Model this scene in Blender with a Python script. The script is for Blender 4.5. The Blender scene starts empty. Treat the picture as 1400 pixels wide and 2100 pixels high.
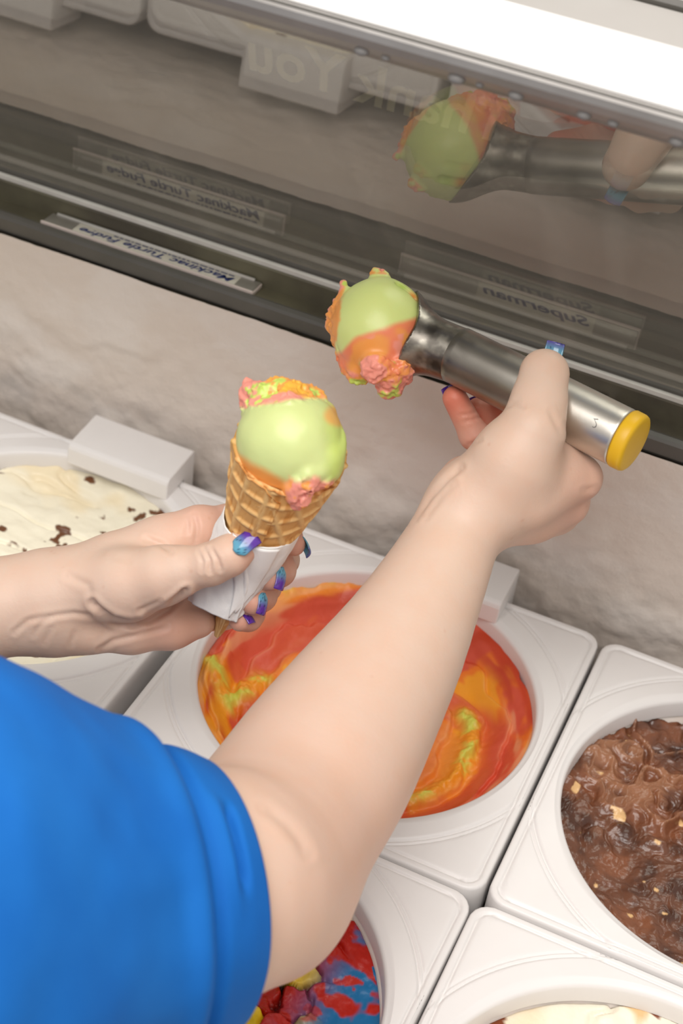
import bpy, math
import numpy as np
from mathutils import Matrix, Vector

# ------------------------------------------------------------------ camera, world, lights, exposure
scene = bpy.context.scene
COL = scene.collection
CR = np.array([[0.9058385808, 0.4095850474, 0.1081506100],     # camera right
               [0.3364134739, -0.5403630992, -0.7712546244],   # camera down
               [-0.2574537631, 0.7350155168, -0.6272716715]])  # camera forward
CC = np.array([0.2260951300, -0.7491775149, 0.7773315257])
FPX = 3265.35

cam_d = bpy.data.cameras.new('camera')
cam_d.sensor_fit = 'VERTICAL'; cam_d.sensor_height = 36.0
cam_d.lens = FPX / 2100 * 36.0
cam_d.clip_start = 0.02; cam_d.clip_end = 60
cam_d.dof.use_dof = True; cam_d.dof.focus_distance = 0.97; cam_d.dof.aperture_fstop = 8.0
cam = bpy.data.objects.new('camera', cam_d); COL.objects.link(cam)
M = Matrix.Identity(4)
for i in range(3):
    M[i][0] = CR[0][i]; M[i][1] = -CR[1][i]; M[i][2] = -CR[2][i]; M[i][3] = CC[i]
cam.matrix_world = M
scene.camera = cam

world = bpy.data.worlds.new('world'); scene.world = world
world.use_nodes = True
bg = world.node_tree.nodes['Background']
bg.inputs[0].default_value = (1.0, 0.95, 0.90, 1); bg.inputs[1].default_value = 0.58

def area_light(name, loc, target, size, power, col=(1, .965, .925)):
    d = bpy.data.lights.new(name, 'AREA'); d.shape = 'SQUARE'; d.size = size; d.energy = power; d.color = col
    o = bpy.data.objects.new(name, d); COL.objects.link(o)
    o.location = loc
    o.rotation_euler = (Vector(target) - Vector(loc)).to_track_quat('-Z', 'Y').to_euler()
    return o
area_light('bounced_flash', (0.10, -1.0, 1.95), (0, 0, 0.1), 1.5, 43)  # broad overhead source standing for camera flash bounced from above, not a fitting
area_light('added_fill_customer_side', (0.3, 1.3, 2.1), (0, 0.3, 0.0), 1.0, 24)  # invented fill lamp, added so the pane lettering gets light from outside

vs = scene.view_settings
vs.view_transform = 'Standard'; vs.look = 'None'; vs.gamma = 1.0; vs.exposure = 0.0; vs.use_curve_mapping = False
scene.cycles.use_denoising = True
scene.cycles.max_bounces = 6
scene.cycles.diffuse_bounces = 3
scene.cycles.glossy_bounces = 4
scene.cycles.use_adaptive_sampling = True
scene.cycles.adaptive_threshold = 0.02
scene.cycles.transparent_max_bounces = 12

# ------------------------------------------------------------------ helpers
def at(u, v, d):
    """world point seen at pixel (u, v) of the 1400x2100 frame, d metres in front of the camera plane"""
    return CC + d * (np.array([(u - 700) / FPX, (v - 1050) / FPX, 1.0]) @ CR)
def camdir(x, y, z):
    v = np.array([x, y, z], float) @ CR
    return v / np.linalg.norm(v)
def unit(v):
    v = np.asarray(v, float); return v / np.linalg.norm(v)
def lin(h):
    h = h.lstrip('#'); o = []
    for i in (0, 2, 4):
        c = int(h[i:i + 2], 16) / 255
        o.append(c / 12.92 if c <= .04045 else ((c + .055) / 1.055) ** 2.4)
    return np.array(o)
def sstep(a, b, x):
    t = np.clip((x - a) / (b - a), 0, 1); return t * t * (3 - 2 * t)
def mix(a, b, t):
    t = np.asarray(t)
    return a + (b - a) * t
def mixc(A, B, t):
    return A + (np.asarray(B) - A) * np.asarray(t)[:, None]

def _hash(ix, iy, iz, seed):
    h = (ix.astype(np.uint32) * np.uint32(374761393)) ^ (iy.astype(np.uint32) * np.uint32(668265263)) \
        ^ (iz.astype(np.uint32) * np.uint32(2246822519)) ^ np.uint32((seed * 3266489917) & 0xffffffff)
    h = (h ^ (h >> np.uint32(15))) * np.uint32(2246822519)
    h = (h ^ (h >> np.uint32(13))) * np.uint32(3266489917)
    h = h ^ (h >> np.uint32(16))
    return h.astype(np.float32) * np.float32(2 / 4294967295.0) - 1
def noise(P, seed=0):
    P = np.asarray(P, np.float32)
    fl = np.floor(P); f = P - fl; I = fl.astype(np.int64)
    f = f * f * f * (f * (f * 6 - 15) + 10)
    out = 0
    for dx in (0, 1):
        wx = f[..., 0] if dx else 1 - f[..., 0]
        for dy in (0, 1):
            wy = f[..., 1] if dy else 1 - f[..., 1]
            for dz in (0, 1):
                wz = f[..., 2] if dz else 1 - f[..., 2]
                out = out + wx * wy * wz * _hash(I[..., 0] + dx, I[..., 1] + dy, I[..., 2] + dz, seed)
    return out
def fbm(P, oc=4, seed=0, gain=.5, ridged=False):
    P = np.asarray(P, np.float32); a = 1.0; s = 0; t = 0
    for o in range(oc):
        n = noise(P * (2.03 ** o) + 17.3 * o, seed + o)
        if ridged: n = 1 - 2 * np.abs(n)
        s = s + a * n; t += a; a *= gain
    return s / t
def P3(x, y, z=None):
    x = np.asarray(x, float)
    if z is None: z = np.zeros_like(x)
    return np.stack([x, np.broadcast_to(y, x.shape), np.broadcast_to(z, x.shape)], -1)

def mesh_np(name, V, F, cols=None, smooth=True, uv=None):
    V = np.asarray(V, np.float32); F = np.asarray(F, np.int32)
    me = bpy.data.meshes.new(name)
    n = F.shape[1]
    me.vertices.add(len(V)); me.vertices.foreach_set('co', V.ravel())
    me.loops.add(F.size); me.loops.foreach_set('vertex_index', F.ravel())
    me.polygons.add(len(F))
    me.polygons.foreach_set('loop_start', np.arange(0, F.size, n, dtype=np.int32))
    me.polygons.foreach_set('use_smooth', np.full(len(F), smooth))
    me.update(calc_edges=True); me.validate()
    if cols is not None:
        a = me.color_attributes.new('Col', 'FLOAT_COLOR', 'POINT')
        c = np.ones((len(V), 4), np.float32); c[:, :cols.shape[1]] = cols
        a.data.foreach_set('color', c.ravel())
    return me
def link(name, me, mat, parent=None):
    o = bpy.data.objects.new(name, me); COL.objects.link(o)
    if mat is not None and me is not None: me.materials.clear(); me.materials.append(mat)
    if parent is not None: o.parent = parent
    return o
def tag(o, label=None, cat=None, group=None, kind=None):
    if label: o['label'] = label
    if cat: o['category'] = cat
    if group: o['group'] = group
    if kind: o['kind'] = kind
    return o
def empty(name, loc=(0, 0, 0), rz=0):
    o = bpy.data.objects.new(name, None); COL.objects.link(o)
    o.location = loc; o.rotation_euler = (0, 0, rz); o.empty_display_size = .05
    return o
def grid_faces(nu, nv, wrap_u=False, wrap_v=False, base=0):
    iu = np.arange(nu if wrap_u else nu - 1); iv = np.arange(nv if wrap_v else nv - 1)
    a, b = np.meshgrid(iu, iv, indexing='ij')
    a2 = (a + 1) % nu; b2 = (b + 1) % nv
    return np.stack([a * nv + b, a2 * nv + b, a2 * nv + b2, a * nv + b2], -1).reshape(-1, 4) + base
def box(x0, x1, y0, y1, z0, z1):
    V = np.array([(x, y, z) for x in (x0, x1) for y in (y0, y1) for z in (z0, z1)], float)
    F = np.array([(0, 1, 3, 2), (4, 6, 7, 5), (0, 4, 5, 1), (2, 3, 7, 6), (0, 2, 6, 4), (1, 5, 7, 3)])
    return V, F
def join(*vf):
    Vs, Fs, n = [], [], 0
    for V, F in vf:
        Vs.append(np.asarray(V)); Fs.append(np.asarray(F) + n); n += len(V)
    return np.concatenate(Vs), np.concatenate(Fs)
def bevel(o, w=.001, seg=2):
    m = o.modifiers.new('bevel', 'BEVEL'); m.width = w; m.segments = seg; m.limit_method = 'ANGLE'
    return o
def frame(w, ref):
    w = unit(w); e1 = unit(np.asarray(ref) - w * np.dot(ref, w)); return e1, np.cross(w, e1), w
def lathe(prof, p0, p1, n=64, ref=(0, 0, 1)):
    """prof: list of (distance along p0->p1, radius)"""
    e1, e2, w = frame(np.asarray(p1) - p0, ref)
    th = np.linspace(0, 2 * math.pi, n, endpoint=False)
    V = []
    for s, r in prof:
        V.append(p0 + w * s + r * (np.cos(th)[:, None] * e1 + np.sin(th)[:, None] * e2))
    V = np.concatenate(V); F = grid_faces(len(prof), n, wrap_v=True)
    return V, F
def extrude_x(prof, x0, x1, close=True):
    """closed YZ profile swept along X with end caps left open"""
    prof = np.asarray(prof, float); n = len(prof)
    V = np.concatenate([np.column_stack([np.full(n, x), prof]) for x in (x0, x1)])
    F = [(i, n + i, n + (i + 1) % n, (i + 1) % n) for i in range(n if close else n - 1)]
    return V, np.array(F)

# ---- signed distance modelling
class Sdf:
    def __init__(s): s.pr = []
    def cone(s, a, b, ra, rb, k=.006, flat=None, op='+'):
        s.pr.append(('c', np.asarray(a, float), np.asarray(b, float), ra, rb, k, flat, op)); return s
    def chain(s, pts, k=.006, flat=None):
        for (a, ra), (b, rb) in zip(pts[:-1], pts[1:]): s.cone(a, b, ra, rb, k, flat)
        return s
    def ell(s, c, axes, rad, k=.008, op='+'):
        s.pr.append(('e', np.asarray(c, float), np.asarray(axes, float), np.asarray(rad, float), k, op)); return s
    def bounds(s, pad):
        lo = np.full(3, 9.); hi = -lo
        for p in s.pr:
            if p[-1] == '-': continue
            if p[0] == 'c':
                r = max(p[3], p[4]); pts = [p[1] - r, p[2] - r, p[1] + r, p[2] + r]
            else:
                r = p[3].max(); pts = [p[1] - r, p[1] + r]
            for q in pts: lo = np.minimum(lo, q); hi = np.maximum(hi, q)
        return lo - pad, hi + pad
    def field(s, h, pad=.008):
        lo, hi = s.bounds(pad)
        n = np.ceil((hi - lo) / h).astype(int) + 1
        Fd = np.full(n, 1.0, np.float32)
        ax = [lo[i] + h * np.arange(n[i]) for i in range(3)]
        for p in s.pr:
            if p[0] == 'c':
                _, a, b, ra, rb, k, flat, op = p; r = max(ra, rb)
                l = np.minimum(a, b) - r - k - 3 * h; u = np.maximum(a, b) + r + k + 3 * h
            else:
                _, c, A, rad, k, op = p; r = rad.max(); l = c - r - k - 3 * h; u = c + r + k + 3 * h
            i0 = np.clip(np.floor((l - lo) / h).astype(int), 0, n - 1); i1 = np.clip(np.ceil((u - lo) / h).astype(int) + 1, 1, n)
            if (i1 <= i0).any(): continue
            sl = tuple(slice(i0[i], i1[i]) for i in range(3))
            X = np.stack(np.meshgrid(*[ax[i][sl[i]].astype(np.float32) for i in range(3)], indexing='ij'), -1)
            if p[0] == 'c':
                ab = b - a; L2 = max(ab @ ab, 1e-12)
                t = np.clip((X - a.astype(np.float32)) @ (ab / L2).astype(np.float32), 0, 1)
                D = X - (a + 0 * ab).astype(np.float32) - t[..., None] * ab.astype(np.float32)
                if flat is not None:
                    nn, f = flat; nn = np.asarray(nn, np.float32)
                    D = D + ((D @ nn) * (f - 1))[..., None] * nn
                d = np.sqrt((D * D).sum(-1)) - (ra + (rb - ra) * t)
            else:
                Q = (X - c.astype(np.float32)) @ A.T.astype(np.float32)
                k0 = np.sqrt(((Q / rad.astype(np.float32)) ** 2).sum(-1)); k1 = np.sqrt(((Q / (rad ** 2).astype(np.float32)) ** 2).sum(-1))
                d = k0 * (k0 - 1) / np.maximum(k1, 1e-6)
            f0 = Fd[sl]
            if op == '+':
                hh = np.clip(.5 + .5 * (f0 - d) / k, 0, 1)
                Fd[sl] = f0 + (d - f0) * hh - k * hh * (1 - hh)
            else:
                hh = np.clip(.5 - .5 * (f0 + d) / k, 0, 1)
                Fd[sl] = f0 + (-d - f0) * hh + k * hh * (1 - hh)
        return Fd, lo
def grid_pts(Fd, lo, h, band):
    ids = np.argwhere(np.abs(Fd) < band)
    return ids, lo + h * ids
def surfnet(Fd, lo, h, smooth=2):
    S = Fd < 0; n = np.array(S.shape)
    cs = [(i, j, k) for i in (0, 1) for j in (0, 1) for k in (0, 1)]
    cnt = np.zeros(n - 1, np.int8)
    for i, j, k in cs: cnt += S[i:n[0] - 1 + i, j:n[1] - 1 + j, k:n[2] - 1 + k]
    act = (cnt > 0) & (cnt < 8); ids = np.argwhere(act)
    idx = np.full(n - 1, -1, np.int64); idx[act] = np.arange(len(ids))
    vals = np.stack([Fd[ids[:, 0] + i, ids[:, 1] + j, ids[:, 2] + k] for i, j, k in cs], 1)
    pos = np.zeros((len(ids), 3)); w = np.zeros(len(ids)); C = np.array(cs, float)
    for a in range(8):
        for b in range(a + 1, 8):
            if np.abs(C[a] - C[b]).sum() != 1: continue
            m = (vals[:, a] < 0) != (vals[:, b] < 0)
            t = vals[:, a] / np.where(m, vals[:, a] - vals[:, b], 1)
            pos += np.where(m[:, None], C[a] + t[:, None] * (C[b] - C[a]), 0); w += m
    V = lo + h * (ids + pos / w[:, None])
    Fs = []
    for ax in range(3):
        s0 = [slice(None)] * 3; s1 = [slice(None)] * 3; s0[ax] = slice(0, -1); s1[ax] = slice(1, None)
        ch = S[tuple(s0)] != S[tuple(s1)]; e = np.argwhere(ch)
        o1, o2 = [(1, 2), (2, 0), (0, 1)][ax]
        ok = (e[:, o1] > 0) & (e[:, o2] > 0) & (e[:, o1] < n[o1] - 1) & (e[:, o2] < n[o2] - 1); e = e[ok]
        def cell(d1, d2):
            q = e.copy(); q[:, o1] -= d1; q[:, o2] -= d2; return idx[q[:, 0], q[:, 1], q[:, 2]]
        q = np.stack([cell(1, 1), cell(0, 1), cell(0, 0), cell(1, 0)], 1)
        flip = ~S[e[:, 0], e[:, 1], e[:, 2]]
        q[flip] = q[flip][:, ::-1]; Fs.append(q)
    F = np.concatenate(Fs); F = F[(F >= 0).all(1)]
    E = np.concatenate([F[:, [0, 1]], F[:, [1, 2]], F[:, [2, 3]], F[:, [3, 0]]])
    for it in range(smooth):
        c = np.bincount(E[:, 0], minlength=len(V)) + np.bincount(E[:, 1], minlength=len(V))
        N = np.stack([np.bincount(E[:, 0], V[E[:, 1], i], len(V)) + np.bincount(E[:, 1], V[E[:, 0], i], len(V)) for i in range(3)], 1)
        V = V + .5 * (N / np.maximum(c, 1)[:, None] - V) * (c > 0)[:, None]
    return V, F

# ---- materials
def mat(name, col=(.8, .8, .8), rough=.5, metal=0., attr=False, bump=None, sss=0., coat=0., spec=.5, var=None):
    """procedural Principled material: bump=(scale,strength,distance), var=(scale,darker colour,amount)"""
    m = bpy.data.materials.new(name); m.use_nodes = True; nt = m.node_tree; N = nt.nodes; L = nt.links
    b = N['Principled BSDF']
    b.inputs['Roughness'].default_value = rough; b.inputs['Metallic'].default_value = metal
    b.inputs['Specular IOR Level'].default_value = spec; b.inputs['Coat Weight'].default_value = coat; b.inputs['Coat Roughness'].default_value = .15
    tc = N.new('ShaderNodeTexCoord')
    src = None
    if attr:
        a = N.new('ShaderNodeAttribute'); a.attribute_name = 'Col'; src = a.outputs['Color']
    else:
        rgb = N.new('ShaderNodeRGB'); rgb.outputs[0].default_value = (*col, 1); src = rgb.outputs[0]
    if var:
        nz = N.new('ShaderNodeTexNoise'); nz.inputs['Scale'].default_value = var[0]; nz.inputs['Detail'].default_value = 6
        L.new(tc.outputs['Object'], nz.inputs['Vector'])
        mr = N.new('ShaderNodeMapRange'); mr.inputs[1].default_value = .35; mr.inputs[2].default_value = .7; mr.inputs[3].default_value = 0; mr.inputs[4].default_value = var[2]
        L.new(nz.outputs['Fac'], mr.inputs[0])
        mx = N.new('ShaderNodeMix'); mx.data_type = 'RGBA'
        L.new(mr.outputs[0], mx.inputs[0]); L.new(src, mx.inputs[6]); mx.inputs[7].default_value = (*var[1], 1); src = mx.outputs[2]
    L.new(src, b.inputs['Base Color'])
    if sss:
        b.inputs['Subsurface Weight'].default_value = sss; b.inputs['Subsurface Radius'].default_value = (1, .35, .2); b.inputs['Subsurface Scale'].default_value = .006
    if bump:
        nz = N.new('ShaderNodeTexNoise'); nz.inputs['Scale'].default_value = bump[0]; nz.inputs['Detail'].default_value = 8
        L.new(tc.outputs['Object'], nz.inputs['Vector'])
        bp = N.new('ShaderNodeBump'); bp.inputs['Strength'].default_value = bump[1]; bp.inputs['Distance'].default_value = bump[2]
        L.new(nz.outputs['Fac'], bp.inputs['Height']); L.new(bp.outputs[0], b.inputs['Normal'])
    m['bsdf'] = b.name
    return m

def skin_material():
    m = mat('skin', attr=True, rough=.48, sss=.18, bump=(420, .12, .0012), spec=.4)
    nt = m.node_tree; N = nt.nodes; L = nt.links; b = N['Principled BSDF']
    src = b.inputs['Base Color'].links[0].from_socket
    tc = N.new('ShaderNodeTexCoord')
    # mottling and freckles
    n1 = N.new('ShaderNodeTexNoise'); n1.inputs['Scale'].default_value = 55; n1.inputs['Detail'].default_value = 5; L.new(tc.outputs['Object'], n1.inputs['Vector'])
    r1 = N.new('ShaderNodeMapRange'); r1.inputs[1].default_value = .4; r1.inputs[2].default_value = .75; r1.inputs[4].default_value = .35; L.new(n1.outputs['Fac'], r1.inputs[0])
    m1 = N.new('ShaderNodeMix'); m1.data_type = 'RGBA'; L.new(r1.outputs[0], m1.inputs[0]); L.new(src, m1.inputs[6]); m1.inputs[7].default_value = (.70, .42, .29, 1)
    v = N.new('ShaderNodeTexVoronoi'); v.inputs['Scale'].default_value = 62; v.inputs['Randomness'].default_value = 1; L.new(tc.outputs['Object'], v.inputs['Vector'])
    r2 = N.new('ShaderNodeMapRange'); r2.inputs[1].default_value = .03; r2.inputs[2].default_value = .10; r2.inputs[3].default_value = .22; r2.inputs[4].default_value = 0; L.new(v.outputs['Distance'], r2.inputs[0])
    m2 = N.new('ShaderNodeMix'); m2.data_type = 'RGBA'; L.new(r2.outputs[0], m2.inputs[0]); L.new(m1.outputs[2], m2.inputs[6]); m2.inputs[7].default_value = (.58, .26, .15, 1)
    L.new(m2.outputs[2], b.inputs['Base Color'])
    return m

def glass_material():
    m = bpy.data.materials.new('sneeze_guard_glass'); m.use_nodes = True; nt = m.node_tree; N = nt.nodes; L = nt.links
    for n in list(N): N.remove(n)
    out = N.new('ShaderNodeOutputMaterial')
    tr = N.new('ShaderNodeBsdfTransparent'); tr.inputs[0].default_value = (.82, .84, .82, 1)
    gl = N.new('ShaderNodeBsdfGlossy'); gl.inputs['Roughness'].default_value = .015; gl.inputs['Color'].default_value = (.98, .93, .87, 1)
    mx = N.new('ShaderNodeMixShader'); mx.inputs[0].default_value = .225
    L.new(tr.outputs[0], mx.inputs[1]); L.new(gl.outputs[0], mx.inputs[2])
    # dried wipe streaks
    tc = N.new('ShaderNodeTexCoord'); mp = N.new('ShaderNodeMapping'); mp.inputs['Scale'].default_value = (38, 1.6, 1.6)
    L.new(tc.outputs['Object'], mp.inputs['Vector'])
    nz = N.new('ShaderNodeTexNoise'); nz.inputs['Scale'].default_value = 1; nz.inputs['Detail'].default_value = 3; L.new(mp.outputs[0], nz.inputs['Vector'])
    mr = N.new('ShaderNodeMapRange'); mr.inputs[1].default_value = .56; mr.inputs[2].default_value = .78; mr.inputs[3].default_value = .02; mr.inputs[4].default_value = .085
    L.new(nz.outputs['Fac'], mr.inputs[0])
    df = N.new('ShaderNodeBsdfDiffuse'); df.inputs[0].default_value = (.8, .76, .7, 1)
    m2 = N.new('ShaderNodeMixShader'); L.new(mr.outputs[0], m2.inputs[0]); L.new(mx.outputs[0], m2.inputs[1]); L.new(df.outputs[0], m2.inputs[2])
    L.new(m2.outputs[0], out.inputs[0])
    return m

MT = {}
MT['collar'] = mat('white_moulded_plastic', (.80, .775, .765), .42, bump=(180, .03, .001), var=(30, (.72, .69, .67), .25))
MT['can'] = mat('waxed_card', (.82, .74, .68), .5, var=(40, (.75, .6, .5), .4))
MT['frost'] = mat('frosted_liner', attr=True, rough=.55, bump=(150, .35, .003), spec=.4)
MT['ledge'] = mat('worn_dark_steel', (.10, .088, .066), .38, metal=.35, bump=(60, .1, .001), var=(18, (.22, .205, .13), .8))
MT['gasket'] = mat('dark_gasket', (.07, .066, .056), .45, bump=(90, .1, .001), var=(25, (.11, .1, .09), .6))
MT['strip'] = mat('pale_glazing_strip', (.62, .6, .56), .4, var=(60, (.45, .42, .38), .4))
MT['alu'] = mat('dull_aluminium', (.33, .315, .30), .42, metal=.5, var=(25, (.2, .185, .17), .5))
MT['white_top'] = mat('white_enamel', (.76, .75, .735), .35, var=(30, (.73, .71, .69), .4))
MT['grey_top'] = mat('greyed_enamel', (.40, .38, .355), .4, var=(14, (.34, .315, .29), .5))
MT['liner'] = mat('freezer_liner', (.12, .115, .11), .6, var=(10, (.08, .08, .08), .6))
MT['cabinet'] = mat('cabinet_enamel', (.7, .69, .67), .4, var=(10, (.65, .64, .62), .4))
MT['panel'] = mat('dark_laminate', (.05, .042, .036), .5, var=(8, (.035, .03, .026), .6))
MT['floor'] = mat('dark_floor_tile', (.075, .058, .046), .5, var=(6, (.05, .04, .032), .6))
MT['glass'] = glass_material()
MT['vinyl'] = mat('cream_vinyl', (.86, .80, .66), .6, var=(80, (.78, .72, .6), .4))
MT['tag'] = mat('tag_plastic', (.66, .57, .52), .35, var=(50, (.58, .5, .45), .4))
MT['tag_metal'] = mat('tag_brushed_silver', (.42, .40, .36), .35, metal=.6, var=(50, (.3, .28, .25), .5))
MT['paper'] = mat('cream_paper', (.62, .59, .50), .6, var=(70, (.52, .49, .42), .5))
MT['ink'] = mat('navy_ink', (.012, .025, .13), .55, var=(200, (.03, .05, .2), .3))
MT['skin'] = skin_material()
MT['shirt'] = mat('blue_jersey', (.006, .118, .44), .8, bump=(900, .25, .0008), spec=.2, var=(16, (.012, .165, .54), .6))
MT['nail'] = mat('nail_gel', attr=True, rough=.12, coat=.6, var=(900, (.02, .04, .16), .0))
MT['metal'] = mat('tarnished_alloy', attr=True, rough=.36, metal=1., bump=(120, .12, .0006))
MT['cap'] = mat('yellow_cap', (.80, .47, .012), .4, var=(90, (.74, .40, .01), .4))
MT['waffle'] = mat('waffle', attr=True, rough=.55, bump=(500, .3, .0008), spec=.35)
MT['napkin'] = mat('paper_napkin', (.93, .92, .90), .75, bump=(700, .25, .0006), var=(60, (.90, .88, .86), .4))
MT['ice_smooth'] = mat('ice_cream', attr=True, rough=.36, bump=(130, .22, .0012), spec=.5, sss=.12)
MT['ice_tub'] = mat('tub_ice_cream', attr=True, rough=.38, bump=(220, .3, .0015), spec=.5)
MT['ice_choc'] = mat('fudgy_ice_cream', attr=True, rough=.25, bump=(140, .5, .002), spec=.6)
MT['drop'] = mat('condensation_bead', (.22, .21, .20), .5, spec=.4, var=(100, (.18, .17, .16), .3))

# ------------------------------------------------------------------ the setting
WX0, WX1 = -.69, .415          # cabinet well along X
YW, ZL = .1735, .1505            # front edge of the ledge
YC, ZC, TH = .2025, .1770, math.radians(42.5) # foot of the glass and its lean towards the server
GL = .4085                      # glass length up the slope

def st(name, V, F, m, smooth=False):
    o = link(name, mesh_np(name, V, F, smooth=smooth), m); o['kind'] = 'structure'; return o

# frosted back wall
nx, nz_ = 420, 130
X, Zg = np.meshgrid(np.linspace(WX0, WX1, nx), np.linspace(-.26, .140, nz_), indexing='ij')
Pw = P3(X * 1.0, Zg, 0 * X)
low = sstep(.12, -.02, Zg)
rough_w = fbm(Pw * 55, 4, 3) * .5 + fbm(Pw * 18, 3, 5)
Yf = YW - .002 - .003 - .006 * low - (.0008 + .0018 * low) * fbm(Pw * 16, 3, 8) - (.0004 + .0022 * low) * fbm(Pw * 60, 4, 3) - .0005 * fbm(Pw * 140, 2, 4)
lump = sstep(.1, .45, fbm(P3(X * 14, Zg * 22), 3, 21)) * sstep(.14, .06, Zg)
Yf -= .0022 * lump
Vw = np.stack([X, Yf, Zg], -1).reshape(-1, 3)
Fw = grid_faces(nx, nz_)
base = np.tile(np.array([.68, .60, .535]), (len(Vw), 1))
t1 = sstep(-.1, .5, fbm(P3(X * 20, Zg * 30), 4, 31)).ravel()
base = mixc(base, [.72, .665, .62], t1 * .6)
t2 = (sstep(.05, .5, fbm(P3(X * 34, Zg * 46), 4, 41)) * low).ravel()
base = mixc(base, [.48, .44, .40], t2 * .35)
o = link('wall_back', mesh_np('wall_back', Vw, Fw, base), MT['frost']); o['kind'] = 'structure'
# other sides and bottom of the freezer well
st('wall_left', *box(WX0 - .03, WX0, -.44, .25, -.28, .0), MT['liner'])
st('wall_right', *box(WX1, WX1 + .03, -.44, .25, -.28, .0), MT['liner'])
st('wall_front', *box(WX0 - .03, WX1 + .03, -.455, -.405, -.87, -.004), MT['cabinet'])
st('trim_well_bottom', *box(WX0, WX1, -.41, .18, -.30, -.27), MT['liner'])
st('wall_customer_side', *box(WX0 - .03, WX1 + .03, YC + .007, YC + .035, -.87, ZL - .03), MT['panel'])
st('floor', *box(-4, 4, -4, 5, -.90, -.87), MT['floor'])
# ledge, lip, kerb, glazing strips
st('trim_ledge', *extrude_x([(YW + .004, ZL - .010), (YW + .004, ZL), (YC + .007, ZL), (YC + .007, ZL - .02), (YW + .004, ZL - .02)], WX0, WX1), MT['ledge'])
lp = [(YW + .006, ZL - .0115), (YW - .001, ZL - .0115), (YW - .0025, ZL - .009), (YW - .0025, ZL + .001), (YW - .001, ZL + .0032), (YW + .003, ZL + .004), (YW + .006, ZL + .003), (YW + .007, ZL)]
st('trim_lip', *extrude_x(lp, WX0, WX1), MT['gasket'])
yk = YC - .005
st('trim_kerb', *extrude_x([(yk, ZL - .002), (yk, ZC - .010), (yk + .001, ZC - .008), (YC + .007, ZC - .008), (YC + .007, ZL - .002)], WX0, WX1), MT['ledge'])
st('trim_glazing_strip', *extrude_x([(yk - .0014, ZC - .0072), (yk - .0014, ZC - .0040), (yk - .0008, ZC - .0034), (yk + .002, ZC - .0034), (yk + .002, ZC - .0072)], WX0, WX1), MT['strip'])
st('trim_glass_gasket', *extrude_x([(yk + .0022, ZC - .007), (yk + .0022, ZC - .0012), (yk + .004, ZC - .0002), (yk + .006, ZC - .007)], WX0, WX1), MT['gasket'])
# glass pane (leaning towards the server)
gdir = np.array([0, -math.sin(TH), math.cos(TH)]); gn = np.array([0, math.cos(TH), math.sin(TH)])
def onglass(x, s, off=0.): return np.array([x, YC, ZC]) + s * gdir + off * gn
Vg = np.array([onglass(x, s, o_) for x in (WX0, WX1) for s in (-.001, GL + .006) for o_ in (0, .005)])
pane = st('window_1', Vg, box(0, 1, 0, 1, 0, 1)[1], MT['glass'])
# head rail: aluminium nosing, white top and the steps behind it
yr, zr = YC + GL * gdir[1], ZC + GL * gdir[2]
nose = [(yr + .008, zr - .010), (yr - .001, zr - .004), (yr - .0055, zr + .0005), (yr - .0075, zr + .005), (yr - .007, zr + .0085), (yr - .004, zr + .011), (yr + .012, zr + .0115), (yr + .014, zr - .006)]
nrail = st('trim_head_rail', *extrude_x(nose, WX0 - .02, WX1 + .02), MT['alu'])
zt = zr + .0125
st('trim_head_top', *extrude_x([(yr - .003, zt - .003), (yr - .001, zt), (yr + .064, zt), (yr + .064, zt - .012), (yr - .003, zt - .012)], WX0 - .02, WX1 + .02), MT['white_top'])
st('trim_head_step', *extrude_x([(yr + .064, zt - .004), (yr + .068, zt - .006), (yr + .128, zt - .007), (yr + .130, zt - .016), (yr + .064, zt - .016)], WX0 - .02, WX1 + .02), MT['grey_top'])
st('trim_head_seal', *extrude_x([(yr + .130, zt - .005), (yr + .137, zt - .004), (yr + .137, zt - .016), (yr + .130, zt - .016)], WX0 - .02, WX1 + .02), MT['gasket'])
st('trim_head_back', *extrude_x([(yr + .137, zt - .003), (yr + .175, zt - .003), (yr + .175, zt - .02), (yr + .137, zt - .02)], WX0 - .02, WX1 + .02), MT['white_top'])
st('trim_head_seam', *extrude_x([(yr - .0055, zt - .0046), (yr - .0058, zt - .0026), (yr - .003, zt - .0012), (yr + .002, zt - .0030)], WX0 - .02, WX1 + .02), MT['gasket'])
# beads of condensation under the nosing
sph_th, sph_ph = np.meshgrid(np.linspace(0, math.pi, 9), np.linspace(0, 2 * math.pi, 12, endpoint=False), indexing='ij')
SPH = np.stack([np.sin(sph_th) * np.cos(sph_ph), np.sin(sph_th) * np.sin(sph_ph), np.cos(sph_th)], -1).reshape(-1, 3)
bead_me = mesh_np('bead', SPH * .003, grid_faces(9, 12, wrap_v=True)); bead_me.materials.append(MT['drop'])
for x, sc in ((-.032, 1.5), (-.0195, .9), (.0165, 1.7), (.028, .8), (.046, 1.5), (.079, 1.4), (.093, 1.1), (.123, 1.5)):
    b = link('bead', bead_me, None, nrail); b.location = (x, yr - .0018, zr - .0034); b.scale = (sc * .85, sc * .6, sc * .55)

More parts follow.
